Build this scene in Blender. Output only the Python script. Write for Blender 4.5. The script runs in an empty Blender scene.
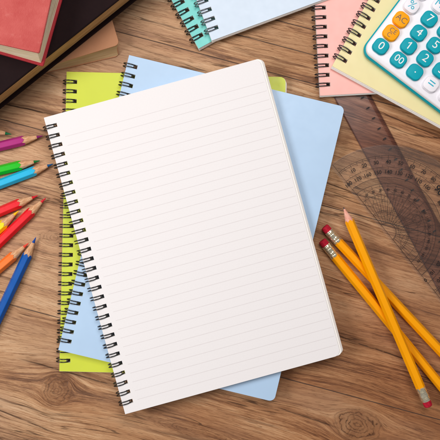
import bpy, bmesh, math, random
from mathutils import Vector, Matrix
random.seed(7)
R = math.radians
sc = bpy.context.scene
COL = sc.collection

# ------------------------------------------------------------------ scale, camera, light
K = 0.00086            # metres on the table per photo pixel (photo is 440 px wide)
HC = 0.600             # camera height above the table
cam_d = bpy.data.cameras.new('camera')
cam = bpy.data.objects.new('camera', cam_d); COL.objects.link(cam)
cam.location = (0, 0, HC)
cam_d.sensor_width = 36.0
cam_d.lens = 36.0 * HC / (440 * K)
cam_d.clip_start = 0.01; cam_d.clip_end = 50
sc.camera = cam

w = bpy.data.worlds.new('World'); sc.world = w; w.use_nodes = True
bg = w.node_tree.nodes['Background']
bg.inputs[0].default_value = (1.0, 0.98, 0.97, 1); bg.inputs[1].default_value = 0.255

def area(name, loc, target, size, power, color):
    l = bpy.data.lights.new(name, 'AREA'); l.shape = 'RECTANGLE'
    l.size, l.size_y = size; l.energy = power; l.color = color
    o = bpy.data.objects.new(name, l); COL.objects.link(o)
    o.location = loc
    o.rotation_euler = (Vector(target) - Vector(loc)).to_track_quat('-Z', 'Y').to_euler()
    return o
area('window_softbox', (-0.74, 0.00, 0.80), (0, 0, 0), (0.36, 0.36), 6.6, (1.0, 0.985, 0.97))
area('top_softbox', (0.10, 0.46, 0.98), (0, 0.02, 0), (0.55, 0.45), 5.6, (1.0, 0.97, 0.95))

sc.view_settings.view_transform = 'Standard'
sc.view_settings.look = 'None'
sc.view_settings.exposure = 0.0
sc.view_settings.gamma = 1.0
sc.render.engine = 'CYCLES'
sc.cycles.transparent_max_bounces = 24

# ------------------------------------------------------------------ helpers
def lin(c):
    c = c / 255.0
    return c / 12.92 if c <= 0.04045 else ((c + 0.055) / 1.055) ** 2.4
def rgb(r, g, b): return (lin(r), lin(g), lin(b), 1)

def W3(px, py, z=0.0):
    """the point at height z that the photo shows at pixel (px, py)"""
    f = (HC - z) / HC
    return Vector(((px - 220) * K * f, (220 - py) * K * f, z))

def thing(name, label, cat, loc=(0, 0, 0), rot=0, group=None):
    o = bpy.data.objects.new(name, None); COL.objects.link(o)
    o.empty_display_size = 0.01
    o.location = loc; o.rotation_euler = (0, 0, rot)
    o['label'] = label; o['category'] = cat
    if group: o['group'] = group
    return o

def obj(name, bm, mats, parent=None, smooth=False, angle=None):
    bmesh.ops.recalc_face_normals(bm, faces=bm.faces[:])
    me = bpy.data.meshes.new(name); bm.to_mesh(me); bm.free()
    if not isinstance(mats, (list, tuple)): mats = [mats]
    for m in mats: me.materials.append(m)
    o = bpy.data.objects.new(name, me); COL.objects.link(o)
    if smooth:
        for p in me.polygons: p.use_smooth = True
        if angle: me.set_sharp_from_angle(angle=R(angle))
    if parent: o.parent = parent
    return o

def new_mat(name):
    m = bpy.data.materials.new(name); m.use_nodes = True
    nt = m.node_tree
    return m, nt, nt.nodes['Principled BSDF']

class NT:
    def __init__(s, nt): s.nt = nt
    def node(s, t, **kw):
        n = s.nt.nodes.new(t)
        for k, v in kw.items(): setattr(n, k, v)
        return n
    def put(s, sock, v):
        if isinstance(v, bpy.types.NodeSocket): s.nt.links.new(v, sock)
        elif v is not None: sock.default_value = v
    def m(s, op, a, b=None, c=None, clamp=False):
        n = s.node('ShaderNodeMath', operation=op, use_clamp=clamp)
        s.put(n.inputs[0], a)
        if b is not None: s.put(n.inputs[1], b)
        if c is not None: s.put(n.inputs[2], c)
        return n.outputs[0]
    def vec(s, x, y, z=0.0):
        n = s.node('ShaderNodeCombineXYZ')
        for i, v in enumerate((x, y, z)): s.put(n.inputs[i], v)
        return n.outputs[0]
    def sep(s, v):
        n = s.node('ShaderNodeSeparateXYZ'); s.put(n.inputs[0], v); return n.outputs
    def noise(s, v, scale=1.0, detail=2.0, rough=0.5, dist=0.0):
        n = s.node('ShaderNodeTexNoise'); s.put(n.inputs['Vector'], v)
        n.inputs['Scale'].default_value = scale; n.inputs['Detail'].default_value = detail
        n.inputs['Roughness'].default_value = rough; n.inputs['Distortion'].default_value = dist
        return n.outputs['Fac']
    def step(s, x, a, b, o0=0.0, o1=1.0):
        n = s.node('ShaderNodeMapRange', interpolation_type='SMOOTHSTEP')
        s.put(n.inputs[0], x)
        for i, v in enumerate((a, b, o0, o1)): s.put(n.inputs[i + 1], v)
        return n.outputs[0]
    def mix(s, f, a, b, mode='MIX'):
        n = s.node('ShaderNodeMix', data_type='RGBA', blend_type=mode)
        s.put(n.inputs['Factor'], f)
        s.put(n.inputs[6], a); s.put(n.inputs[7], b)
        return n.outputs[2]
    def ramp(s, f, stops):
        n = s.node('ShaderNodeValToRGB'); s.put(n.inputs[0], f)
        e = n.color_ramp.elements
        while len(e) < len(stops): e.new(0.5)
        for i, (p, c) in enumerate(stops): e[i].position = p; e[i].color = c
        return n.outputs[0]
    def bump(s, h, strength, dist):
        n = s.node('ShaderNodeBump'); s.put(n.inputs['Height'], h)
        n.inputs['Strength'].default_value = strength; n.inputs['Distance'].default_value = dist
        return n.outputs[0]
    def objco(s):
        return s.node('ShaderNodeTexCoord').outputs['Object']

def plain(name, c, rough=0.5, spec=0.5, metal=0.0, var=0.05, nscale=60, bump=0.0, bscale=1500, coat=0.0):
    """a painted or moulded surface: base colour with faint blotches and fine surface grain"""
    m, nt, b = new_mat(name); N = NT(nt)
    co = N.objco()
    n = N.noise(co, nscale, 4, 0.6)
    dark = tuple(x * (1 - 2 * var) for x in c[:3]) + (1,)
    lite = tuple(min(1, x * (1 + var)) for x in c[:3]) + (1,)
    N.put(b.inputs['Base Color'], N.mix(N.step(n, 0.3, 0.7), dark, lite))
    N.put(b.inputs['Roughness'], N.m('MULTIPLY_ADD', N.noise(co, 130, 5, 0.65), 0.24, rough - 0.12))
    b.inputs['Specular IOR Level'].default_value = spec
    b.inputs['Metallic'].default_value = metal
    b.inputs['Coat Weight'].default_value = coat
    if bump:
        N.put(b.inputs['Normal'], N.bump(N.noise(co, bscale, 3, 0.6), bump, 0.0002))
    return m

# ------------------------------------------------------------------ wooden table
SLOPE = R(15)
def wood_material():
    m, nt, b = new_mat('weathered_wood'); N = NT(nt)
    x, y, z = N.sep(N.objco())
    px = N.m('MULTIPLY_ADD', x, 1 / K, 220.0)
    py = N.m('MULTIPLY_ADD', y, -1 / K, 220.0)
    ca, sa = math.cos(SLOPE), math.sin(SLOPE)
    u = N.m('ADD', N.m('MULTIPLY', px, ca), N.m('MULTIPLY', py, sa))
    v = N.m('SUBTRACT', N.m('MULTIPLY', py, ca), N.m('MULTIPLY', px, sa))
    # plank number from the seams, so that grain breaks at every seam
    seams = [(-210, -999), (-54, 215), (-29, 215), (0, -999), (119, -999), (302, -999), (470, -999), (640, -999)]
    plank = 0.0; sd = None
    for s, umin in seams:
        here = 1.0 if umin < -900 else N.m('GREATER_THAN', u, float(umin))
        st = N.m('GREATER_THAN', v, s * ca)
        if umin < -900: plank = N.m('ADD', plank, st)
        d = N.m('ABSOLUTE', N.m('SUBTRACT', v, s * ca))
        if umin > -900: d = N.m('ADD', d, N.m('MULTIPLY', N.m('SUBTRACT', 1.0, here), 50.0))
        sd = d if sd is None else N.m('MINIMUM', sd, d)
    pz = N.m('MULTIPLY', plank, 7.31)
    # gentle wander of the grain
    wander = N.noise(N.vec(N.m('MULTIPLY', u, 0.006), N.m('MULTIPLY', v, 0.010), pz), 1, 3, 0.45)
    vw = N.m('MULTIPLY_ADD', N.m('SUBTRACT', wander, 0.5), 16.0, v)
    rings_mask = 0.0; rings_pat = 0.0
    knots = [(357, 425, 23, 14, 1.0), (57, 390, 15, 15, 0.75), (54, 237, 13, 9, 0.55), (470, 90, 22, 14, 0.9),
             (-30, 330, 20, 14, .8), (150, -40, 24, 16, 0.9), (322, 350, 13, 4, 0.4), (190, 430, 40, 6, .5)]
    wob = N.noise(N.vec(N.m('MULTIPLY', u, 0.05), N.m('MULTIPLY', v, 0.07), 3.0), 1, 3, 0.55)
    wob2 = N.m('MULTIPLY', N.m('SUBTRACT', wob, 0.5), 1.0)
    wobf = N.noise(N.vec(N.m('MULTIPLY', u, 0.11), N.m('MULTIPLY', v, 0.16), 13.0), 1, 4, 0.6)
    for (kx, ky, ka, kb, ks) in knots:
        ku = kx * ca + ky * sa; kv = ky * ca - kx * sa
        du = N.m('DIVIDE', N.m('SUBTRACT', u, ku), ka)
        dv0 = N.m('SUBTRACT', v, kv)
        dv = N.m('DIVIDE', dv0, kb)
        d2 = N.m('ADD', N.m('MULTIPLY', du, du), N.m('MULTIPLY', dv, dv))
        pull = N.m('DIVIDE', 1.0, N.m('MAXIMUM', d2, 1.0))
        fall = N.m('MULTIPLY', N.m('MULTIPLY', dv0, pull), ks)
        vw = N.m('SUBTRACT', vw, fall)
        d = N.m('ADD', N.m('SQRT', d2), wob2)
        mask = N.m('MULTIPLY', N.step(d, 0.75, 1.35, 1.0, 0.0), ks)
        pat = N.m('MULTIPLY_ADD', N.m('SINE', N.m('MULTIPLY_ADD', d, 25.0, N.m('MULTIPLY', wobf, 13.0))), 0.5, 0.5)
        pat = N.m('POWER', pat, 3.4)
        rings_pat = N.m('ADD', rings_pat, N.m('MULTIPLY', pat, mask))
        rings_mask = N.m('MAXIMUM', rings_mask, mask)
    def nz(su, sv, zoff, det, rough, dist=0.0):
        return N.noise(N.vec(N.m('MULTIPLY', u, su), N.m('MULTIPLY', vw, sv), N.m('ADD', pz, zoff)), 1, det, rough, dist)
    bands = nz(0.0035, 0.055, 0.0, 3, 0.5, 0.3)
    grain = nz(0.012, 0.33, 2.0, 5, 0.65, 0.2)
    fibre = nz(0.05, 1.1, 5.0, 6, 0.8)
    pores = nz(0.09, 1.9, 9.0, 2, 0.5)
    t = N.m('ADD', N.m('ADD', N.m('MULTIPLY', bands, 0.62), N.m('MULTIPLY', grain, 0.50)), N.m('MULTIPLY', fibre, 0.85))
    t = N.m('SUBTRACT', t, 0.475)
    calm = N.noise(N.vec(N.m('MULTIPLY', u, 0.010), N.m('MULTIPLY', v, 0.022), 90.0), 1, 2, 0.5)
    t = N.m('MULTIPLY_ADD', N.m('SUBTRACT', t, 0.49), N.step(calm, 0.40, 0.60, 0.62, 1.28), 0.49)
    # year rings: thin darker lines that run with the grain and bend round the knots
    ph = N.m('MULTIPLY_ADD', vw, 1.25, N.m('MULTIPLY', nz(0.004, 0.035, 15.0, 3, 0.5), 16.0))
    yr_ = N.m('POWER', N.m('MULTIPLY_ADD', N.m('SINE', ph), 0.5, 0.5), 2.5)
    yam = N.step(nz(0.010, 0.06, 25.0, 3, 0.5), 0.40, 0.68)
    yrl = N.m('MULTIPLY', N.m('MULTIPLY', yr_, yam), N.step(fibre, 0.3, 0.6, 0.5, 1.0))
    t = N.m('SUBTRACT', t, N.m('MULTIPLY', yrl, 0.11))
    col = N.ramp(t, [(0.30, rgb(106, 66, 40)), (0.41, rgb(156, 108, 71)), (0.50, rgb(184, 136, 95)),
                     (0.58, rgb(202, 156, 114)), (0.72, rgb(222, 182, 142))])
    # tone differs from plank to plank; paler at upper left, darker at lower right
    tone = N.noise(N.vec(N.m('MULTIPLY', u, 0.005), N.m('MULTIPLY', v, 0.012), N.m('MULTIPLY', plank, 0.35)), 1, 3, 0.5)
    diag_tone = N.m('ADD', N.m('MULTIPLY_ADD', px, 0.45 / 440, N.m('MULTIPLY', py, 0.55 / 440)), N.m('MULTIPLY', N.m('SUBTRACT', tone, 0.5), 0.9))
    col = N.mix(N.step(diag_tone, 0.40, 1.0, 0.0, 0.75), col, N.mix(1.0, col, rgb(208, 172, 136), 'MULTIPLY'))
    pale_mix = N.step(diag_tone, 0.10, 0.62, 0.5, 0.0)
    col = N.mix(pale_mix, col, N.mix(0.45, col, rgb(218, 178, 150)))
    grey = N.noise(N.vec(N.m('MULTIPLY', u, 0.006), N.m('MULTIPLY', v, 0.02), 40.0), 1, 3, 0.5)
    col = N.mix(N.step(grey, 0.42, 0.75, 0.06, 0.34), col, rgb(170, 140, 116))
    # dark weathering streaks and hairline cracks that follow the grain
    st1 = nz(0.005, 0.10, 20.0, 4, 0.6, 0.2)
    stk = N.step(st1, 0.585, 0.70)
    col = N.mix(N.m('MULTIPLY', stk, 0.68), col, rgb(78, 44, 25))
    cr = nz(0.0045, 0.085, 33.0, 3, 0.45)
    crk = N.step(N.m('ABSOLUTE', N.m('SUBTRACT', cr, 0.5)), 0.002, 0.011, 1.0, 0.0)
    cmask = N.step(nz(0.010, 0.03, 50.0, 2, 0.5), 0.50, 0.60)
    crk = N.m('MULTIPLY', crk, cmask)
    col = N.mix(N.m('MULTIPLY', crk, 0.68), col, rgb(52, 30, 20))
    por = N.step(pores, 0.61, 0.69)
    col = N.mix(N.m('MULTIPLY', por, 0.5), col, rgb(88, 54, 34))
    # long splits and the darker wood beside them
    cw_ = N.noise(N.vec(N.m('MULTIPLY', u, 0.02), 0.0, 61.0), 1, 4, 0.55)
    cwob = N.m('MULTIPLY', N.m('SUBTRACT', cw_, 0.5), 4.0)
    rag = N.noise(N.vec(N.m('MULTIPLY', u, 0.07), N.m('MULTIPLY', v, 0.3), 70.0), 1, 3, 0.6)
    for (ax, ay, bx_, by_, wd, soft, amt) in [(-30, 97, 72, 118, 1.0, 4.0, 0.9), (10, 356, 130, 390, 0.9, 9.0, 0.75), (-20, 402, 62, 436, 0.8, 3.0, 0.7),
                                         (300, 322, 470, 383, 0.9, 7.0, 0.8), (270, 405, 345, 430, 0.9, 4.0, 0.7), (300, 173, 372, 200, 0.7, 3.0, 0.8),
                                         (312, 232, 365, 246, 0.6, 3.0, 0.6), (375, 111, 450, 140, 0.6, 3.0, 0.7), (40, 70, 60, 78, .8, 4, .7), (120, 42, 180, 62, .4, 3.0, .5)]:
        ua = ax * ca + ay * sa; va = ay * ca - ax * sa; ub = bx_ * ca + by_ * sa; vb = by_ * ca - bx_ * sa
        tt = N.m('DIVIDE', N.m('SUBTRACT', u, ua), ub - ua)
        vv = N.m('ADD', N.m('MULTIPLY_ADD', tt, vb - va, va), cwob)
        dd = N.m('SUBTRACT', v, vv)
        ends = N.m('MULTIPLY', N.step(tt, 0.0, 0.25), N.step(tt, 0.75, 1.0, 1.0, 0.0))
        line = N.m('MULTIPLY', N.step(N.m('ABSOLUTE', dd), wd * 0.2, wd, 1.0, 0.0), N.step(rag, 0.34, 0.52))
        side = N.m('MULTIPLY', N.step(dd, -soft, 0.0), N.step(dd, 0.0, soft * .5, 1.0, 0.0))
        col = N.mix(N.m('MULTIPLY', N.m('MULTIPLY', side, ends), 0.6 * amt), col, rgb(86, 50, 28))
        line = N.m('MULTIPLY', N.m('MULTIPLY', line, ends), amt)
        col = N.mix(line, col, rgb(48, 28, 18))
        crk = N.m('MAXIMUM', crk, line)
    # knots
    kbrk = N.step(N.noise(N.vec(N.m('MULTIPLY', u, 0.09), N.m('MULTIPLY', v, 0.13), 77.0), 1, 4, 0.65), 0.34, 0.58, 0.25, 1.0)
    kf = N.m('MULTIPLY', N.m('MULTIPLY', N.m('MINIMUM', rings_pat, 1.0), kbrk), N.step(grain, 0.3, 0.6, 0.6, 1.0))
    col = N.mix(N.m('MULTIPLY', rings_mask, 0.5), col, rgb(122, 80, 50))
    col = N.mix(N.m('MULTIPLY', kf, 0.85), col, rgb(64, 36, 21))
    # seams
    sn = N.noise(N.vec(N.m('MULTIPLY', u, 0.03), plank, 0.0), 1, 3, 0.6)
    swid = N.m('MULTIPLY_ADD', sn, 0.9, 0.12)
    seam = N.m('SUBTRACT', 1.0, N.m('DIVIDE', sd, swid), clamp=True)
    seam = N.step(seam, 0.0, 0.45)
    col = N.mix(N.m('MULTIPLY', seam, 0.8), col, rgb(62, 52, 50))
    N.put(b.inputs['Base Color'], col)
    rgh = N.m('MULTIPLY_ADD', grain, 0.25, 0.36)
    N.put(b.inputs['Roughness'], rgh)
    b.inputs['Specular IOR Level'].default_value = 0.255
    h = N.m('ADD', N.m('MULTIPLY', grain, 0.8), N.m('MULTIPLY', fibre, 0.5))
    h = N.m('SUBTRACT', h, N.m('MULTIPLY', crk, 0.9))
    h = N.m('SUBTRACT', h, N.m('MULTIPLY', seam, 2.2))
    h = N.m('SUBTRACT', h, N.m('MULTIPLY', kf, 0.2))
    h = N.m('SUBTRACT', h, N.m('MULTIPLY', por, 0.25))
    N.put(b.inputs['Normal'], N.bump(h, 0.65, 0.0009))
    return m

def rounded_loop(x0, y0, x1, y1, r, seg=8):
    pts = []
    r = max(1e-6, min(r, (x1 - x0) / 2 - 1e-6, (y1 - y0) / 2 - 1e-6))
    for cx, cy, a0 in ((x1 - r, y0 + r, -90), (x1 - r, y1 - r, 0), (x0 + r, y1 - r, 90), (x0 + r, y0 + r, 180)):
        for i in range(seg + 1):
            a = R(a0 + 90 * i / seg)
            pts.append((cx + r * math.cos(a), cy + r * math.sin(a)))
    return pts

def rounded_box(bm, x0, y0, x1, y1, r, z0, z1, bev=0.0, bev0=0.0, seg=8, bs=3, mi=0, xf=None):
    """a slab with rounded corners seen from above and softened top and bottom edges"""
    levels = []
    if bev0:
        for i in range(bs):
            a = R(90 * i / bs); levels.append((bev0 * (1 - math.sin(a)), z0 + bev0 * (1 - math.cos(a))))
        levels.append((0, z0 + bev0))
    else: levels.append((0, z0))
    if bev:
        for i in range(bs + 1):
            a = R(90 * i / bs); levels.append((bev * (1 - math.cos(a)), z1 - bev + bev * math.sin(a)))
    else: levels.append((0, z1))
    loops = []
    for ins, z in levels:
        lp = rounded_loop(x0 + ins, y0 + ins, x1 - ins, y1 - ins, max(r - ins, 1e-5), seg)
        loops.append([bm.verts.new(xf @ Vector((a, c, z)) if xf else (a, c, z)) for a, c in lp])
    n = len(loops[0]); fs = []
    for A, B in zip(loops, loops[1:]):
        for i in range(n):
            fs.append(bm.faces.new((A[i], A[(i + 1) % n], B[(i + 1) % n], B[i])))
    fs.append(bm.faces.new(loops[0][::-1])); fs.append(bm.faces.new(loops[-1]))
    for f in fs: f.material_index = mi
    return fs

def tube(bm, pts, r, seg=7, caps=True):
    pts = [Vector(p) for p in pts]; prev = None; rings = []
    for i, p in enumerate(pts):
        t = (pts[min(i + 1, len(pts) - 1)] - pts[max(i - 1, 0)]).normalized()
        if prev is None:
            a = Vector((0, 0, 1)) if abs(t.z) < .9 else Vector((1, 0, 0))
            nrm = t.cross(a).normalized()
        else:
            nrm = (prev - t * prev.dot(t)).normalized()
        prev = nrm; bn = t.cross(nrm)
        rings.append([bm.verts.new(p + r * (math.cos(2 * math.pi * k / seg) * nrm + math.sin(2 * math.pi * k / seg) * bn)) for k in range(seg)])
    for A, B in zip(rings, rings[1:]):
        for k in range(seg):
            bm.faces.new((A[k], A[(k + 1) % seg], B[(k + 1) % seg], B[k]))
    if caps:
        bm.faces.new(rings[0][::-1]); bm.faces.new(rings[-1])

def lathe_x(bm, prof, seg=28, mi=0, y=0, z=0):
    """profile (x, radius) spun about the x axis"""
    rings = []
    for x, r in prof:
        rings.append([bm.verts.new((x, y + r * math.cos(2 * math.pi * k / seg), z + r * math.sin(2 * math.pi * k / seg))) for k in range(seg)])
    for A, B in zip(rings, rings[1:]):
        for k in range(seg):
            f = bm.faces.new((A[k], A[(k + 1) % seg], B[(k + 1) % seg], B[k])); f.material_index = mi
    bm.faces.new(rings[0][::-1]).material_index = mi; bm.faces.new(rings[-1]).material_index = mi

def text_mesh(s, size, bold=0.0, align='CENTER'):
    c = bpy.data.curves.new('lettering', 'FONT'); c.body = s; c.size = size
    c.align_x = align; c.align_y = 'CENTER'; c.offset = bold; c.resolution_u = 4
    o = bpy.data.objects.new('lettering', c); COL.objects.link(o)
    bpy.context.view_layer.update()
    me = bpy.data.meshes.new_from_object(o.evaluated_get(bpy.context.evaluated_depsgraph_get()))
    bpy.data.objects.remove(o); bpy.data.curves.remove(c)
    return me

def add_text(bm, s, size, mat4, bold=0.0):
    me = text_mesh(s, size, bold)
    me.transform(mat4); bm.from_mesh(me); bpy.data.meshes.remove(me)

# ------------------------------------------------------------------ the table
bm = bmesh.new()
rounded_box(bm, -0.75, -0.6, 0.75, 0.6, 0.01, -0.03, 0.0, 0.002)
table = obj('table', bm, wood_material()); table['kind'] = 'structure'

# ------------------------------------------------------------------ spiral notebooks
def paper(name, c, lines=None):
    m, nt, b = new_mat(name); N = NT(nt); co = N.objco()
    n = N.noise(co, 900, 3, 0.6)
    base = N.mix(N.step(n, 0.3, 0.7), tuple(v * 0.975 for v in c[:3]) + (1,), c)
    if lines:
        y_top, pitch, x0, x1, y_end, lc, half = lines
        x, y, z = N.sep(co)
        k = N.m('DIVIDE', N.m('SUBTRACT', y_top, y), pitch)
        fr = N.m('ABSOLUTE', N.m('SUBTRACT', N.m('FRACT', N.m('ADD', k, 0.5)), 0.5))
        ln = N.step(fr, half * 0.6 / pitch, half * 1.5 / pitch, 1.0, 0.0)
        ok = N.m('MULTIPLY', N.m('GREATER_THAN', k, -0.5), N.m('GREATER_THAN', y, y_end))
        ok = N.m('MULTIPLY', ok, N.m('MULTIPLY', N.m('GREATER_THAN', x, x0), N.m('LESS_THAN', x, x1)))
        ink = N.step(N.noise(co, 260, 2, 0.5), 0.25, 0.75, 0.75, 1.0)
        base = N.mix(N.m('MULTIPLY', N.m('MULTIPLY', ln, ok), ink), base, lc)
    N.put(b.inputs['Base Color'], base)
    b.inputs['Roughness'].default_value = 0.75; b.inputs['Specular IOR Level'].default_value = 0.25
    big = N.noise(co, 14, 2, 0.5)
    N.put(b.inputs['Normal'], N.bump(N.m('ADD', N.m('MULTIPLY', N.noise(co, 1800, 2, 0.6), 0.05), big), 0.22, 0.002))
    return m

def punched(bm, Wd, Ht, rc, ys, hx0, hx1, hh, z0, z1, dx=0.0, dy=0.0, rl=0.0):
    """one sheet (or card) with square binding holes along its left edge and rounded right corners"""
    lev = [0.0]
    for y in ys: lev += [y - hh / 2, y + hh / 2]
    lev.append(Ht)
    cols = []
    for x in (0.0, hx0, hx1):
        cols.append([bm.verts.new((x, y + (dy if j in (0, len(lev) - 1) else 0), z0)) for j, y in enumerate(lev)])
    if rl:
        cols[0][0].co.x += rl * .6; cols[0][-1].co.x += rl * .6
    fs = []
    for i in range(len(lev) - 1):
        fs.append(bm.faces.new((cols[0][i], cols[1][i], cols[1][i + 1], cols[0][i + 1])))
        if i % 2 == 0:
            fs.append(bm.faces.new((cols[1][i], cols[2][i], cols[2][i + 1], cols[1][i + 1])))
    arc = []
    for cx, cy, a0 in ((Wd - rc, rc, -90), (Wd - rc, Ht - rc, 0)):
        for i in range(9):
            a = R(a0 + 90 * i / 8); arc.append(bm.verts.new((cx + rc * math.cos(a) + dx, cy + rc * math.sin(a) + dy, z0)))
    fs.append(bm.faces.new([cols[2][0]] + arc + cols[2][::-1][:-1]))
    r = bmesh.ops.extrude_face_region(bm, geom=fs)
    for v in r['geom']:
        if isinstance(v, bmesh.types.BMVert): v.co.z = z1

def wire(parent, ys, cx, rx, cz, rz, half, rw, mat):
    bm = bmesh.new()
    for y in ys:
        jy = random.uniform(-.00012, .00012); j = random.uniform(-.03, .03)
        pts = []
        for i in range(21):
            a = R(262 - 262 * i / 20); pts.append((cx + rx * math.cos(a), y + jy - half * (1 - 0.25 * (i / 20) ** 6), cz + rz * math.sin(a) * (1 + j)))
        e = pts[-1]
        for i in range(1, 6):
            a = math.pi * i / 6
            pts.append((cx + rx * 0.985, y + jy - half * .75 * math.cos(a), cz - half * .75 * math.sin(a)))
        for i in range(21):
            a = R(262 * i / 20); pts.append((cx + rx * math.cos(a), y + jy + half * (1 - 0.25 * ((20 - i) / 20) ** 6), cz + rz * math.sin(a) * (1 + j)))
        tube(bm, pts, rw)
    # the wire runs from loop to loop along the back
    return obj('wire_binding', bm, mat, parent, True)

BLACK_WIRE = plain('black_coated_wire', rgb(12, 11, 13), 0.24, 0.7, 0.0, 0.05)
GREY_WIRE = plain('grey_steel_wire', rgb(120, 122, 126), 0.28, 0.6, 0.9, 0.05)
DARK_WIRE = plain('dark_steel_wire', rgb(52, 50, 54), 0.24, 0.7, 0.5, 0.05)
PAPER = paper('white_paper', rgb(243, 240, 236))
EDGE = paper('page_edge', rgb(250, 245, 240))

def card(name, c, rough=0.45):
    return plain(name, c, 0.42, 0.5, 0, 0.012, 40, 0.12, 900)

def notebook(label, corner, ang, z0, t, cover_mat, wire_mat, Wp=216.5, Hp=296.0, page_dx=0.0, page_dy=-1.0,
             top='cover', rc=5.5, top_mat=None, hole=4.0, half=1.4, rw=0.52, skew=0.0, n=30, top_shrink=0.0):
    z1 = z0 + t
    P = W3(corner[0], corner[1], z1)
    root = thing('spiral_notebook', label, 'notebook', (P.x, P.y, 0), R(ang), 'spiral bound notebooks on the table')
    Wd, Ht = Wp * K, Hp * K
    ys = [(10.6 + (Hp - 20.4) * i / (n - 1)) * K for i in range(n)]
    hx0, hx1, hh = (8.6 - hole / 2) * K, (8.6 + hole / 2) * K, hole * K
    ct = 0.0006
    bm = bmesh.new(); punched(bm, Wd, Ht, rc * K, ys, hx0, hx1, hh, z0, z0 + ct, skew * K)
    obj('back_cover', bm, cover_mat, root)
    bm = bmesh.new()
    zs = z0 + ct + 0.00005; ze = z1 - ct - 0.00005 if top == 'cover' else z1 - 0.0004
    nl = 9; dz = (ze - zs) / nl
    for i in range(nl):
        f = 1 - i / (nl - 1)
        punched(bm, Wd, Ht, rc * K, ys, hx0, hx1, hh, zs + i * dz, zs + (i + 0.97) * dz,
                page_dx * K * (0.2 + .8 * f) + skew * K * f + random.uniform(-.25, .25) * K, page_dy * K * (0.2 + 0.8 * f) + random.uniform(-.2, .2) * K)
    obj('page_block', bm, EDGE, root)
    bm = bmesh.new()
    if top == 'cover':
        punched(bm, Wd, Ht, rc * K, ys, hx0, hx1, hh, z1 - ct, z1)
        obj('front_cover', bm, cover_mat, root)
    else:
        punched(bm, Wd - top_shrink * K, Ht, (rc + 1.5) * K, ys, hx0, hx1, hh, z1 - 0.0003, z1)
        obj('top_sheet', bm, top_mat, root)
    lo, hi = z0 - 0.0006, z1 + 0.0016
    wire(root, ys, 2.5 * K, 6.3 * K, (lo + hi) / 2, (hi - lo) / 2 - rw * .0004, half * K, rw * K, wire_mat)
    return root

T = 0.0063
notebook('lime green spiral notebook lying flat on the wood, lowest in the central stack', (59.3, 371.2), -1.4, 0.0009, T,
         card('lime_card', rgb(206, 216, 60)), BLACK_WIRE, page_dx=1.8)
notebook('sky blue spiral notebook between the lime notebook and the open white pad', (58.3, 350.0), -13.5, 0.0082, T,
         card('sky_blue_card', rgb(180, 207, 235)), BLACK_WIRE)
ruled = paper('ruled_paper', rgb(240, 235, 235), ((296 - 23) * K, 8.75 * K, 15 * K, 214 * K, 6 * K, rgb(224, 217, 217), 0.30 * K))
notebook('large white ruled spiral pad lying open on top of the central stack', (125.2, 414.2), 15.35, 0.0155, T + .0004,
         card('white_card', rgb(238, 236, 234)), BLACK_WIRE, top='sheet', top_mat=ruled, page_dx=1.4, page_dy=0.2, skew=1.6, rc=4.5,
         top_shrink=1.2, half=1.3, hole=3.8)
notebook('turquoise spiral notebook at the top, underneath the pale blue one', (198.6, 48.6), 29.0, 0.0009, 0.0050,
         card('turquoise_card', rgb(112, 208, 200)), BLACK_WIRE, rc=4, half=1.6, rw=.54, hole=4.3)
notebook('pale blue spiral notebook with grey wire on top of the turquoise one', (211.8, 40.6), 20.2, 0.0069, 0.0050,
         card('pale_blue_card', rgb(206, 220, 236)), GREY_WIRE, rc=4)
notebook('pink spiral notebook lying over the end of the smoky ruler', (320.2, 95.6), 3.2, 0.0030, 0.0046,
         card('pink_card', rgb(248, 182, 172)), DARK_WIRE, page_dy=-1.2, page_dx=-.2)
notebook('cream yellow spiral notebook under the calculator and over the pink notebook', (332.2, 66.0), -28.8, 0.0086, 0.0048,
         card('cream_card', rgb(236, 221, 162)), DARK_WIRE, page_dy=-1.8)

# ------------------------------------------------------------------ books
def cloth(name, c1, c2, scale=900, bump=0.5, rough=0.8, wear=None):
    m, nt, b = new_mat(name); N = NT(nt); co = N.objco()
    x, y, z = N.sep(co)
    jig = N.m('MULTIPLY', N.m('SUBTRACT', N.noise(co, 260, 3, 0.6), 0.5), 3.0)
    a = N.m('SINE', N.m('MULTIPLY_ADD', x, scale * 6.283, jig))
    c = N.m('SINE', N.m('MULTIPLY_ADD', y, scale * 6.283, jig))
    wv = N.m('MULTIPLY_ADD', N.m('MULTIPLY', a, c), 0.5, 0.5)
    big = N.noise(co, 55, 4, 0.6)
    thr = N.noise(N.vec(N.m('MULTIPLY', x, 3500), N.m('MULTIPLY', y, 300), 0), 1, 2, 0.6)
    f = N.m('ADD', N.m('MULTIPLY', wv, 0.5), N.m('ADD', N.m('MULTIPLY', thr, 0.3), N.m('MULTIPLY', big, 0.45)))
    col = N.mix(N.step(f, 0.3, 0.95), c1, c2)
    if wear:
        wn = N.noise(co, 120, 5, 0.7)
        col = N.mix(N.step(wn, 0.58, 0.75, 0, .5), col, wear)
    N.put(b.inputs['Base Color'], col)
    b.inputs['Roughness'].default_value = rough; b.inputs['Specular IOR Level'].default_value = 0.15
    N.put(b.inputs['Normal'], N.bump(N.m('ADD', wv, thr), bump, 0.0002))
    return m

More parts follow.
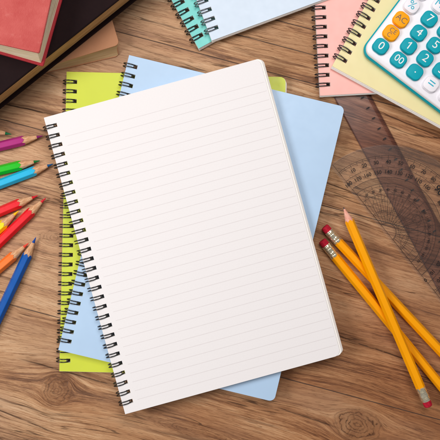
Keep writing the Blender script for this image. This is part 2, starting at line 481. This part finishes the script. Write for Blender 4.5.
def leaves(name, c1, c2):
    m, nt, b = new_mat(name); N = NT(nt)
    x, y, z = N.sep(N.objco())
    n = N.noise(N.vec(N.m('MULTIPLY', x, 14), N.m('MULTIPLY', y, 14), N.m('MULTIPLY', z, 2600)), 1, 3, 0.6)
    st = N.noise(N.vec(N.m('MULTIPLY', x, 40), N.m('MULTIPLY', y, 40), N.m('MULTIPLY', z, 300)), 1, 4, 0.6)
    f = N.m('ADD', N.m('MULTIPLY', n, 0.6), N.m('MULTIPLY', st, 0.4))
    N.put(b.inputs['Base Color'], N.mix(N.step(f, 0.32, 0.66), c1, c2))
    b.inputs['Roughness'].default_value = 0.8; b.inputs['Specular IOR Level'].default_value = 0.2
    N.put(b.inputs['Normal'], N.bump(n, 0.6, 0.0004))
    return m

def book(label, corner, ang, Wd, Ht, z0, t, board, cover_mat, page_mat, top_corner=None, top_ang=None, inset=0.003, shape='end', rc=0.0015,
         top_mat=None, page_ang=None):
    """local origin: the corner of the back board nearest the middle of the table; the book runs to -x and +y"""
    P = W3(corner[0], corner[1], z0 + board)
    root = thing('hardback_book', label, 'book', (P.x, P.y, z0), R(ang), 'old books stacked in the corner')
    x0, x1 = (-Wd, 0) if shape == 'end' else (-Wd / 2, Wd / 2)
    bm = bmesh.new(); rounded_box(bm, x0, 0, x1, Ht, rc, 0, board, board * .35, board * .35)
    obj('back_cover', bm, cover_mat, root, True, 50)
    inv = root.matrix_basis.inverted() if False else (Matrix.Translation((P.x, P.y, z0)) @ Matrix.Rotation(R(ang), 4, 'Z')).inverted()
    top_xf = Matrix.Identity(4)
    if top_corner:
        Q = W3(top_corner[0], top_corner[1], z0 + t)
        q = inv @ Q
        top_xf = Matrix.Translation((q.x, q.y, 0)) @ Matrix.Rotation(R(top_ang - ang), 4, 'Z')
    bm = bmesh.new()
    rounded_box(bm, x0, 0, x1, Ht, rc, t - board, t, board * .35, board * .35, xf=top_xf)
    obj('front_cover', bm, top_mat or cover_mat, root, True, 50)
    # the leaves lean from the back board to the front one
    bm = bmesh.new(); L = []
    for i in range(9):
        f = i / 8
        ang_i = (R(top_ang - ang) if top_corner else 0) * f
        off = Vector((top_xf.translation.x * f, top_xf.translation.y * f, 0))
        rot = Matrix.Translation(off) @ Matrix.Rotation(ang_i, 4, 'Z')
        z = board + (t - 2 * board) * f
        bow = 0.0008 * math.sin(math.pi * f)
        xr = x1 - (inset if shape == 'end' else 0.002)
        pts = rounded_loop(x0 + 0.004, inset + bow, xr - (bow if shape == 'end' else 0), Ht - inset, 0.0006, 3)
        L.append([bm.verts.new(rot @ Vector((a, c, z))) for a, c in pts])
    n = len(L[0])
    for A, B in zip(L, L[1:]):
        for i in range(n): bm.faces.new((A[i], A[(i + 1) % n], B[(i + 1) % n], B[i]))
    bm.faces.new(L[0][::-1]); bm.faces.new(L[-1])
    obj('page_block', bm, page_mat, root)
    # rounded spine
    bm = bmesh.new()
    pts = []
    if shape == 'end':
        prof = [(x0 - 0.004 * math.sin(math.pi * i / 10), t * i / 10) for i in range(11)]
        ring = prof + [(x0 + 0.003, t - board), (x0 + 0.003, board)]
        prof2 = [[bm.verts.new((a, yy, zz)) for a, zz in [(p[0] - 0.0001, p[1]) for p in prof] + [(x0 - .0001, t - .0001), (x0 - .0001, .0001)]] for yy in (0.0, Ht)]
        xf = None
    else:
        prof = [(Ht + 0.004 * math.sin(math.pi * i / 10), t * i / 10) for i in range(11)]
        prof2 = [[bm.verts.new((xx, a, zz)) for a, zz in [(p[0] + .0001, p[1]) for p in prof] + [(Ht + .0001, t - .0001), (Ht + .0001, .0001)]] for xx in (x0, x1)]
    A, B = prof2; n = len(A)
    for i in range(n): bm.faces.new((A[i], A[(i + 1) % n], B[(i + 1) % n], B[i]))
    bm.faces.new(A[::-1]); bm.faces.new(B)
    obj('spine', bm, cover_mat, root, True, 50)
    return root

tan_cover = cloth('tan_paper_cover', rgb(184, 128, 94), rgb(200, 146, 110), 2600, 0.05, 0.7, rgb(150, 96, 62))
book('worn tan book at the bottom of the old book stack', (119.4, 56.0), 13.0, 0.13, 0.19, 0.0, 0.0150, 0.0012, tan_cover,
     leaves('tan_page_edge', rgb(196, 158, 112), rgb(228, 200, 158)), top_corner=(119.6, 44.6), top_ang=17.0, inset=0.0008, rc=0.004)
black_cover = cloth('black_cloth', rgb(20, 9, 11), rgb(38, 21, 22), 900, 0.12, 0.85)
book('thick black book with brown page edges lying between the tan and red books', (65.0, 56.5), 38.6, 0.24, 0.15, 0.0152, 0.030, 0.0030, black_cover,
     leaves('brown_page_edge', rgb(172, 122, 70), rgb(222, 176, 122)), shape='side', inset=0.0032)
red_cover = cloth('red_cloth', rgb(172, 54, 54), rgb(216, 114, 107), 900, 0.4, 0.8, rgb(214, 126, 118))
red_board = cloth('dark_red_cloth', rgb(158, 40, 50), rgb(196, 62, 68), 800, 0.4, 0.6)
book('red cloth bound book on top of the stack in the corner', (43.0, 66.4), -15.9, 0.14, 0.20, 0.0454, 0.0250, 0.0026, red_board,
     leaves('cream_page_edge', rgb(220, 190, 146), rgb(250, 236, 208)), top_corner=(39.2, 53.2), top_ang=-12.6, inset=0.0022, top_mat=red_cover)

# ------------------------------------------------------------------ calculator
CA = R(-37.1)
zc = 0.0136
C0 = W3(359.6, 51.6, zc + 0.004)
calc = thing('calculator', 'white calculator with turquoise rim and rounded keys on the cream notebook', 'calculator', (C0.x, C0.y, zc), CA)
white_plastic = plain('white_plastic', rgb(240, 236, 242), 0.35, 0.5, 0, 0.01, 40, 0.25, 2500)
teal_plastic = plain('turquoise_plastic', rgb(0, 162, 178), 0.42, 0.15, 0, 0.02, 40, 0.08, 1500)
orange_plastic = plain('orange_plastic', rgb(255, 166, 0), 0.40, 0.15, 0, 0.02, 40, 0.08, 1500)
print_white = plain('white_print', rgb(244, 246, 246), 0.5, 0.3)
print_teal = plain('turquoise_print', rgb(40, 176, 200), 0.5, 0.3)
print_grey = plain('grey_print', rgb(118, 98, 84), 0.5, 0.3)
cw, chh = 128 * K, 185 * K
bm = bmesh.new(); rounded_box(bm, 0, 0, cw, chh, 11 * K, 0, 0.0050, 0.0014, 0.0012)
obj('base', bm, teal_plastic, calc, True, 40)
bm = bmesh.new(); rounded_box(bm, 1.3 * K, 1.3 * K, cw - 1.3 * K, chh - 1.3 * K, 9.6 * K, 0.0051, 0.0088, 0.0016, 0.0)
obj('faceplate', bm, white_plastic, calc, True, 40)
bm = bmesh.new(); rounded_box(bm, 14 * K, 128 * K, cw - 14 * K, 168 * K, 5 * K, 0.00885, 0.0092, 0.0003)
obj('display', bm, plain('grey_display', rgb(140, 152, 140), 0.15, 0.5), calc, True, 40)
zk = zc + 0.0120
inv = (Matrix.Translation((C0.x, C0.y, zc)) @ Matrix.Rotation(CA, 4, 'Z')).inverted()
k0 = inv @ W3(381.3, 45.9, zk)
fx = (HC - zk) / HC
xs = [0, 22.3, 42.8, 62.8, 83.0]; yr = [0, 17.0, 33.7, 51.2, 68.6]
KEYS = [['0', '00', '.', '=', '+'], ['C\nCE', '1', '2', '3', '-'], ['AC', '4', '5', '6', 'x'], ['%', '7', '8', '9', ''], ['', 'M-', '', '', '']]
for r_, row in enumerate(KEYS):
    for c_, s in enumerate(row):
        kx = k0.x + xs[c_] * K * fx; ky = k0.y + yr[r_] * K * fx
        white = r_ == 4 or s in '%=' or c_ == 4
        orange = s in ('AC', 'C\nCE')
        mt = orange_plastic if orange else white_plastic if white else teal_plastic
        bm = bmesh.new()
        hw, hh = 7.2 * K, 6.9 * K
        rounded_box(bm, kx - hw - .0003, ky - hh - .0003, kx + hw + .0003, ky + hh + .0003, 5.2 * K, 0.00882, 0.0104, 0)
        rounded_box(bm, kx - hw, ky - hh, kx + hw, ky + hh, 5.0 * K, 0.0102, 0.0120, 0.0007, 0, bs=4)
        key = obj('key', bm, mt, calc, True, 40)
        key['label'] = ('orange' if orange else 'white' if white else 'turquoise') + ' rounded key' + ((' marked ' + s.replace('\n', ' ')) if s else '')
        if s:
            bm = bmesh.new()
            if '\n' in s:
                for q, (ln, dy) in enumerate(zip(s.split('\n')[::-1], (2.0, -3.1))):
                    add_text(bm, ln, 6.4 * K, Matrix.Translation((kx + (0.5 - q) * 1 * K, ky + dy * K, 0.01204)))
            else:
                sz = 11.0 * K if len(s) == 1 else 9.6 * K
                if orange: sz = 8.2 * K
                dy = {'.': 2.4, '=': 0}.get(s, 0)
                if s == '=': sz = 13.5 * K
                add_text(bm, s, sz, Matrix.Translation((kx, ky + dy * K, 0.01204)))
            if s == '1':
                a = Matrix.Translation((kx, ky, 0.01204)); h_ = sz * .35
                bm.faces.new([bm.verts.new(a @ Vector(p)) for p in ((-.0004, h_, 0), (-.0022, h_ * .55, 0), (-.0019, h_ * .35, 0), (-.0004, h_ * .72, 0))])
            obj('key_legend', bm, print_grey if orange else print_teal if white else print_white, key)

# ------------------------------------------------------------------ clear plastic ruler and protractor
def clear_plastic(name, tint, gloss=0.06, cloud=0.0, rough=0.22):
    m, nt, b = new_mat(name); N = NT(nt)
    nt.nodes.remove(b)
    out = nt.nodes['Material Output']
    tr = N.node('ShaderNodeBsdfTransparent'); tr.inputs[0].default_value = tint
    gl = N.node('ShaderNodeBsdfGlossy'); gl.inputs['Roughness'].default_value = rough
    df = N.node('ShaderNodeBsdfDiffuse'); df.inputs[0].default_value = (0.7, 0.62, 0.58, 1)
    n = N.noise(N.objco(), 900, 4, 0.7)
    m1 = N.node('ShaderNodeMixShader'); N.put(m1.inputs[0], N.m('MULTIPLY', n, cloud * 2))
    nt.links.new(tr.outputs[0], m1.inputs[1]); nt.links.new(df.outputs[0], m1.inputs[2])
    fr = N.node('ShaderNodeFresnel'); fr.inputs[0].default_value = 1.3
    m2 = N.node('ShaderNodeMixShader'); N.put(m2.inputs[0], fr.outputs[0])
    nt.links.new(m1.outputs[0], m2.inputs[1]); nt.links.new(gl.outputs[0], m2.inputs[2])
    nt.links.new(m2.outputs[0], out.inputs[0])
    return m
smoke = clear_plastic('smoky_plastic', (0.855, 0.80, 0.815, 1), cloud=0.0)
smoke_edge = clear_plastic('smoky_plastic_edge', (0.5, 0.36, 0.38, 1), cloud=0.05)
clear = clear_plastic('clear_plastic', (1.0, 0.995, 0.985, 1), cloud=0.02)
clear_edge = clear_plastic('clear_plastic_edge', (0.80, 0.78, 0.76, 1), cloud=0.25)
ink = plain('black_ink', rgb(26, 18, 18), 0.5, 0.3)
def soft_ink(name, c, a):
    m, nt, b = new_mat(name)
    b.inputs['Base Color'].default_value = c; b.inputs['Alpha'].default_value = a; b.inputs['Roughness'].default_value = .6
    n = NT(nt).noise(NT(nt).objco(), 800, 2, .5)
    N = NT(nt); N.put(b.inputs['Alpha'], N.m('MULTIPLY_ADD', n, 0.3, a - .15))
    return m
etch = soft_ink('etched_scale', rgb(42, 28, 24), 0.72)
etch_thin = soft_ink('fine_etched_lines', rgb(62, 44, 34), 0.40)

# ruler: local x runs down its length, the numbered edge at +y
RA = math.atan2(-0.88, 0.475)
r0 = W3(354.0, 62.0, 0.002)       # upper end, hidden by the pink notebook
rule = thing('ruler', 'smoky brown see-through plastic ruler poking out from under the pink notebook', 'ruler', (r0.x, r0.y, 0), RA)
RL, RW = 0.31, 33.2 * K
rt = 0.0020
# place the numbered edge: it passes the photo point (390, 131)
rinv = (Matrix.Translation((r0.x, r0.y, 0)) @ Matrix.Rotation(RA, 4, 'Z')).inverted()
ye = (rinv @ W3(390.3, 131, rt)).y
bm = bmesh.new()
fs = rounded_box(bm, 0, ye, RL, ye + RW, 0.0015, 0.0002, rt, 0.0004) if False else None
def slab_profile(bm, prof, x0, x1):
    A = [bm.verts.new((x0, y, z)) for y, z in prof]; B = [bm.verts.new((x1, y, z)) for y, z in prof]
    n = len(prof)
    F = [bm.faces.new((A[i], A[(i + 1) % n], B[(i + 1) % n], B[i])) for i in range(n)]
    F.append(bm.faces.new(A[::-1])); F.append(bm.faces.new(B))
    return F
ysgn = 1 if (rinv @ W3(370, 131, rt)).y > ye else -1
prof = [(0, 0.0002), (0, 0.0008), (4.2 * K, rt), (RW - 0.8 * K, rt), (RW, rt - 0.0005), (RW, 0.0002)]
F = slab_profile(bm, [(ye + ysgn * y, z) for y, z in prof], 0, RL)
for i in (0, 1, 3, 4): F[i].material_index = 1
F[1].material_index = 2
obj('blade', bm, [smoke, smoke_edge, clear_plastic('smoky_plastic_bevel', (0.72, 0.63, 0.65, 1), cloud=.0)], rule)
bm = bmesh.new()
def quad(bm, pts, z):
    bm.faces.new([bm.verts.new((p[0], p[1], z)) for p in pts])
x_first = (rinv @ W3(363.2, 97.3, rt)).x
pitch = 11.62 * K
i = -3
while x_first + i * pitch < RL - 0.004:
    cx = x_first + i * pitch; cy = ye + ysgn * 8.6 * K
    dash = []
    for q in range(16):
        t_ = 2 * math.pi * q / 16
        c_, s_ = math.cos(t_), math.sin(t_)
        dash.append((cx + .72 * K * math.copysign(abs(c_) ** .6, c_), cy + 1.9 * K * math.copysign(abs(s_) ** .8, s_)))
    quad(bm, dash, rt + 0.00004)
    i += 1
obj('centimetre_marks', bm, ink, rule)
bm = bmesh.new()
i = -30
while x_first + i * pitch / 10 < RL - 0.004:
    cx = x_first + i * pitch / 10; ln = (4.2 if i % 5 == 0 else 2.6) * K
    def zz(yy): return 0.0008 + (rt - 0.0008) * min(1, yy / (4.2 * K)) + 0.00005
    p = [(cx - .09 * K, 0.3 * K), (cx + .09 * K, 0.3 * K), (cx + .09 * K, ln), (cx - .09 * K, ln)]
    bm.faces.new([bm.verts.new((a, ye + ysgn * c, zz(c))) for a, c in p])
    i += 1
obj('millimetre_ticks', bm, etch_thin, rule)

# protractor: local origin at its centre, 0-180 line along local x (0 degrees at the upper left in the photo)
zp = rt + 0.0001; pt = 0.0012
c0 = W3(387.0, 232.3, zp + pt)
PA = math.atan2(-0.779, 0.627)    # local +x runs towards the 180-degree end
prot = thing('protractor', 'clear plastic protractor with degree scales lying across the smoky ruler', 'protractor', (c0.x, c0.y, 0), PA)
fp = (HC - zp) / HC
U = K * fp
Rr = 87.5 * U
bm = bmesh.new()
off = -2.6 * U
pts = []
a0 = math.asin(off / Rr)
for i in range(97):
    a = a0 + (math.pi - 2 * a0) * i / 96
    pts.append((Rr * math.cos(a), Rr * math.sin(a)))
A = [bm.verts.new((x, y, zp)) for x, y in pts]; B = [bm.verts.new((x, y, zp + pt)) for x, y in pts]
n = len(pts)
for i in range(n):
    f = bm.faces.new((A[i], A[(i + 1) % n], B[(i + 1) % n], B[i])); f.material_index = 1
bm.faces.new(A[::-1]); bm.faces.new(B)
obj('plate', bm, [clear, clear_edge], prot)
zt = zp + pt + 0.00004
def arc_strip(bm, r, wdt, a0=0.0, a1=180.0, seg=120, c=(0, 0)):
    prev = None
    for i in range(seg + 1):
        a = R(a0 + (a1 - a0) * i / seg)
        p = [bm.verts.new((c[0] + (r + s * wdt / 2) * U * math.cos(a), c[1] + (r + s * wdt / 2) * U * math.sin(a), zt)) for s in (-1, 1)]
        if prev: bm.faces.new((prev[0], prev[1], p[1], p[0]))
        prev = p
def ray(bm, deg, r0, r1, wdt):
    a = R(deg); d = Vector((math.cos(a), math.sin(a), 0)); nn = Vector((-d.y, d.x, 0)) * wdt / 2 * U
    zz = Vector((0, 0, zt - (0.00002 if bm is ticks_bm else 0.00001)))
    bm.faces.new([bm.verts.new(v + zz) for v in (d * r0 * U - nn, d * r0 * U + nn, d * r1 * U + nn, d * r1 * U - nn)])
bm = ticks_bm = bmesh.new()
for i in range(361):          # half-degree hatching of the rim
    ray(bm, i * 0.5, 77.6 if i % 2 else 76.4, 86.6, 0.34 if i % 2 == 0 else 0.26)
for i in range(181):          # frosted middle band of single degrees
    ray(bm, i, 49.2, 54.6, 0.42)
obj('degree_ticks', bm, etch_thin, prot)
bm = bmesh.new()
for r_, wd in ((76.6, 0.55), (74.9, 0.4), (65.2, 0.5), (55.0, 0.7), (48.8, 0.6), (46.0, .35), (38.4, 0.5), (31, 0.3), (22, 0.45), (20.4, 0.3), (9, 0.7)):
    arc_strip(bm, r_, wd)
for i in range(0, 181, 10): ray(bm, i, 9, 48, 0.42)
for i in range(5, 181, 10): ray(bm, i, 20, 38.4, 0.32); ray(bm, i, 65, 67.5, .4); ray(bm, i, 72.6, 77, .4)
for i in range(0, 181, 10): ray(bm, i, 72.0, 77, .5); ray(bm, i, 63, 65.2, .45)
for q in range(9): arc_strip(bm, 15, 0.3, 0, 360, 40, ((-28 + 7 * q) * U * 1.0, (14 + 12 * math.sin(q * math.pi / 8)) * U))
arc_strip(bm, 4.2, 0.5, 0, 360, 30, (8 * U, 31 * U))
ray(bm, 0, -87, 87, 0.5)
obj('scale_lines', bm, etch, prot)
bm = bmesh.new()
for d in range(0, 181, 10):
    a = 180 - d
    def place(r_, s, size, bold):
        # numerals are read from inside the arc, their tops to the rim
        M = Matrix.Rotation(R(a - 90), 4, 'Z'); p = Vector((r_ * U * math.cos(R(a)), r_ * U * math.sin(R(a)), zt + 0.00003))
        add_text(bm, s, size * U, Matrix.Translation(p) @ M, bold * U)
    if d == 90:
        place(66.5, '90', 10.0, 0.14)
        continue
    if 0 < d < 180: place(70.2, str(d), 5.2, 0.10)
    place(60.2 if 0 < d < 180 else 61, str(180 - d), 5.2, 0.10)
    if d % 10 == 0 and 0 < d < 180:
        place(42.4, str(d), 3.4, 0.08)
obj('numerals', bm, ink, prot)

# ------------------------------------------------------------------ pencils
def wood_tip_mat(name, c1, c2):
    m, nt, b = new_mat(name); N = NT(nt); x, y, z = N.sep(N.objco())
    n = N.noise(N.vec(N.m('MULTIPLY', x, 120), N.m('MULTIPLY', y, 1400), N.m('MULTIPLY', z, 1400)), 1, 4, 0.6)
    N.put(b.inputs['Base Color'], N.mix(N.step(n, 0.3, 0.7), c1, c2))
    b.inputs['Roughness'].default_value = 0.75; b.inputs['Specular IOR Level'].default_value = 0.2
    N.put(b.inputs['Normal'], N.bump(n, 0.5, 0.0002))
    return m
cedar = wood_tip_mat('pale_cedar', rgb(196, 140, 98), rgb(232, 188, 148))
pinkwood = wood_tip_mat('pink_cedar', rgb(226, 150, 130), rgb(244, 190, 170))
graphite = plain('graphite', rgb(58, 54, 56), 0.4, 0.5)
ferrule_mat = plain('gilt_tin', rgb(238, 228, 200), 0.22, 0.6, 0.85, 0.12, 700)
eraser_mat = plain('red_rubber', rgb(190, 28, 52), 0.8, 0.2, 0, 0.14, 420, 0.6, 2500)
APO = 0.0037

def hexr(a, apo):
    b = (a + math.pi / 6) % (math.pi / 3) - math.pi / 6
    return min(apo / math.cos(b), apo * 1.125)

def pencil(label, group, tip_px, far_px, length, paint, lead, wood, z_axis=None, cone=0.0145, lead_len=0.0055, eraser=False, roll=0.0, apo=APO, tipr=0.00035, z_tip=None, catname='coloured pencil'):
    z = apo if z_axis is None else z_axis
    A = W3(tip_px[0], tip_px[1], z); B = W3(far_px[0], far_px[1], z)
    d = (B - A); ang = math.atan2(d.y, d.x)
    root = thing('pencil', label, catname, (A.x, A.y, z - apo), ang, group)
    k = apo / cone                       # cone slope
    ths = []
    for s in range(6):
        for f in (-26.5, -20, -10, 0, 10, 20, 26.5): ths.append(R(60 * s + 90 + f))
    n = len(ths)
    pt = lambda x, r_, t: (x, r_ * math.cos(t), apo + r_ * math.sin(t))
    # painted hexagonal body with scalloped end
    bm = bmesh.new()
    rr = [hexr(t - math.pi / 2, apo) for t in ths]
    bx = [r_ / k + 0.0004 * math.sin(3 * i + apo * 9e4) for i, r_ in enumerate(rr)]
    back = length - (0.0165 if eraser else 0)
    L0 = [bm.verts.new(pt(bx[i], rr[i], ths[i])) for i in range(n)]
    L1 = [bm.verts.new(pt(back, rr[i], ths[i])) for i in range(n)]
    Lc = [bm.verts.new(pt(bx[i] - .0002, rr[i] * .955, ths[i])) for i in range(n)]
    for i in range(n):
        j = (i + 1) % n
        bm.faces.new((L0[i], L0[j], L1[j], L1[i])); bm.faces.new((Lc[i], Lc[j], L0[j], L0[i]))
    bm.faces.new(L1)
    obj('painted_body', bm, paint, root, True, 14)
    # bare wood cone
    bm = bmesh.new()
    L0 = [bm.verts.new(pt(bx[i] + .0006, rr[i] * .965, ths[i])) for i in range(n)]
    Lm = [bm.verts.new(pt(bx[i] * .62 + lead_len * .38, (bx[i] * .62 + lead_len * .38) * k * .985, ths[i])) for i in range(n)]
    L1 = [bm.verts.new(pt(lead_len, lead_len * k, ths[i])) for i in range(n)]
    for i in range(n):
        j = (i + 1) % n
        bm.faces.new((Lm[i], Lm[j], L0[j], L0[i])); bm.faces.new((L1[i], L1[j], Lm[j], Lm[i]))
    bm.faces.new(L1)
    obj('wood_cone', bm, wood, root, True, 60)
    bm = bmesh.new()
    x_t = tipr / k * .6
    lathe_x(bm, [(x_t - tipr * .55, tipr * .3), (x_t - tipr * .3, tipr * .75), (x_t + tipr * .3, tipr * 1.02), (lead_len * .5, lead_len * .5 * k * 1.02), (lead_len + .0001, lead_len * k * 1.0)], 20, z=apo)
    obj('lead', bm, lead, root, True, 50)
    if eraser:
        bm = bmesh.new(); r0 = apo * 1.09
        x0 = back - 0.0012
        prof = [(x0, r0), (x0 + .0012, r0 * 1.02)]
        for q in range(3): prof += [(x0 + .0018 + q * .0011, r0 * 1.05), (x0 + .0024 + q * .0011, r0 * .95)]
        prof += [(x0 + .0058, r0), (x0 + .0076, r0)]
        for q in range(3): prof += [(x0 + .0082 + q * .0011, r0 * 1.05), (x0 + .0088 + q * .0011, r0 * .95)]
        prof += [(x0 + .0120, r0 * 1.02), (x0 + .0124, r0 * .97)]
        lathe_x(bm, prof, 32, z=apo)
        fer = obj('ferrule', bm, ferrule_mat, root, True, 60)
        bm = bmesh.new(); re = apo * .99; xe = x0 + .0118
        prof = [(xe, re), (length - .0013, re)]
        for q in range(1, 5):
            a = R(90 * q / 4); prof.append((length - .0013 + .0013 * math.sin(a), re - .0013 * (1 - math.cos(a))))
        lathe_x(bm, prof, 32, z=apo)
        obj('eraser', bm, eraser_mat, root, True, 60)
    return root

def paint(name, c): return plain(name, c, 0.30, 0.25, 0, 0.015, 60, 0.05, 900)
GP = 'coloured pencils fanned on the left'
cp = [
 ('green tipped pencil at the left edge above the magenta one, only its point showing', (12.2, 134.4), (-6, 131.6), rgb(20, 120, 70), rgb(0, 112, 66)),
 ('magenta coloured pencil pointing at the upper rings of the white pad', (43.6, 135.6), (0, 146.2), rgb(174, 44, 124), rgb(130, 24, 100)),
 ('bright green coloured pencil just above the cyan one', (40.6, 160.4), (0, 170.2), rgb(26, 190, 26), rgb(10, 112, 46)),
 ('cyan coloured pencil just below the bright green one', (54.0, 163.6), (0, 184.0), rgb(38, 182, 226), rgb(12, 84, 140)),
 ('red coloured pencil above the yellow one', (38.6, 195.2), (0, 211.6), rgb(234, 30, 42), rgb(214, 26, 40)),
 ('yellow coloured pencil wedged between two red ones', (19.4, 210.2), (0, 227.6), rgb(255, 220, 14), rgb(250, 200, 10)),
 ('red coloured pencil below the yellow one, the longer of the two reds', (46.4, 197.4), (0, 241.8), rgb(234, 30, 42), rgb(220, 34, 50)),
 ('orange coloured pencil with its point beside the blue pencil', (29.2, 242.6), (0, 267.4), rgb(252, 122, 46), rgb(232, 72, 52)),
 ('blue coloured pencil, lowest on the left, steepest of the fan', (36.2, 236.6), (7.5, 297.5), rgb(0, 84, 168), rgb(0, 70, 160)),
]
for i, (lab, a, b_, pc, lc) in enumerate(cp):
    pencil(lab, GP, a, b_, 0.172, paint('pencil_paint', pc), plain('coloured_lead', lc, 0.6, 0.3), cedar, lead_len=0.0058, cone=0.0165, apo=0.0038)

GY = 'yellow pencils on the right'
yel = paint('yellow_orange_paint', rgb(255, 166, 0))
def yellow(label, end_px, far_px, length, z_axis=None):
    """end_px: the eraser end in the photo"""
    z = APO if z_axis is None else z_axis
    E = W3(end_px[0], end_px[1], z); F = W3(far_px[0], far_px[1], z)
    d = (F - E).normalized(); Tp = E + d * length
    f = HC / (HC - z)
    tip = (Tp.x / K * f + 220, 220 - Tp.y / K * f)
    return pencil(label, GY, tip, end_px, length, yel, graphite, pinkwood, z_axis, lead_len=0.0022, cone=0.0125, eraser=True, apo=0.0036, catname='pencil')
yellow('yellow pencil with red eraser under the crossing one, nearer the protractor', (324.2, 226.6), (441, 351.5), 0.182)
yellow('yellow pencil with red eraser under the crossing one, nearer the white pad', (321.8, 240.4), (440, 384.5), 0.182)
zA = 0.0036 * 3 + .0003
ptip = W3(343.2, 206.6, zA); pend = W3(428.6, 406.5, zA)
pencil('sharpened yellow pencil lying across two others with its eraser towards the bottom', GY, (343.2, 206.6), (428.6, 406.5), (pend - ptip).length,
       yel, graphite, pinkwood, zA, lead_len=0.0022, cone=0.0125, eraser=True, apo=0.0036, catname='pencil')
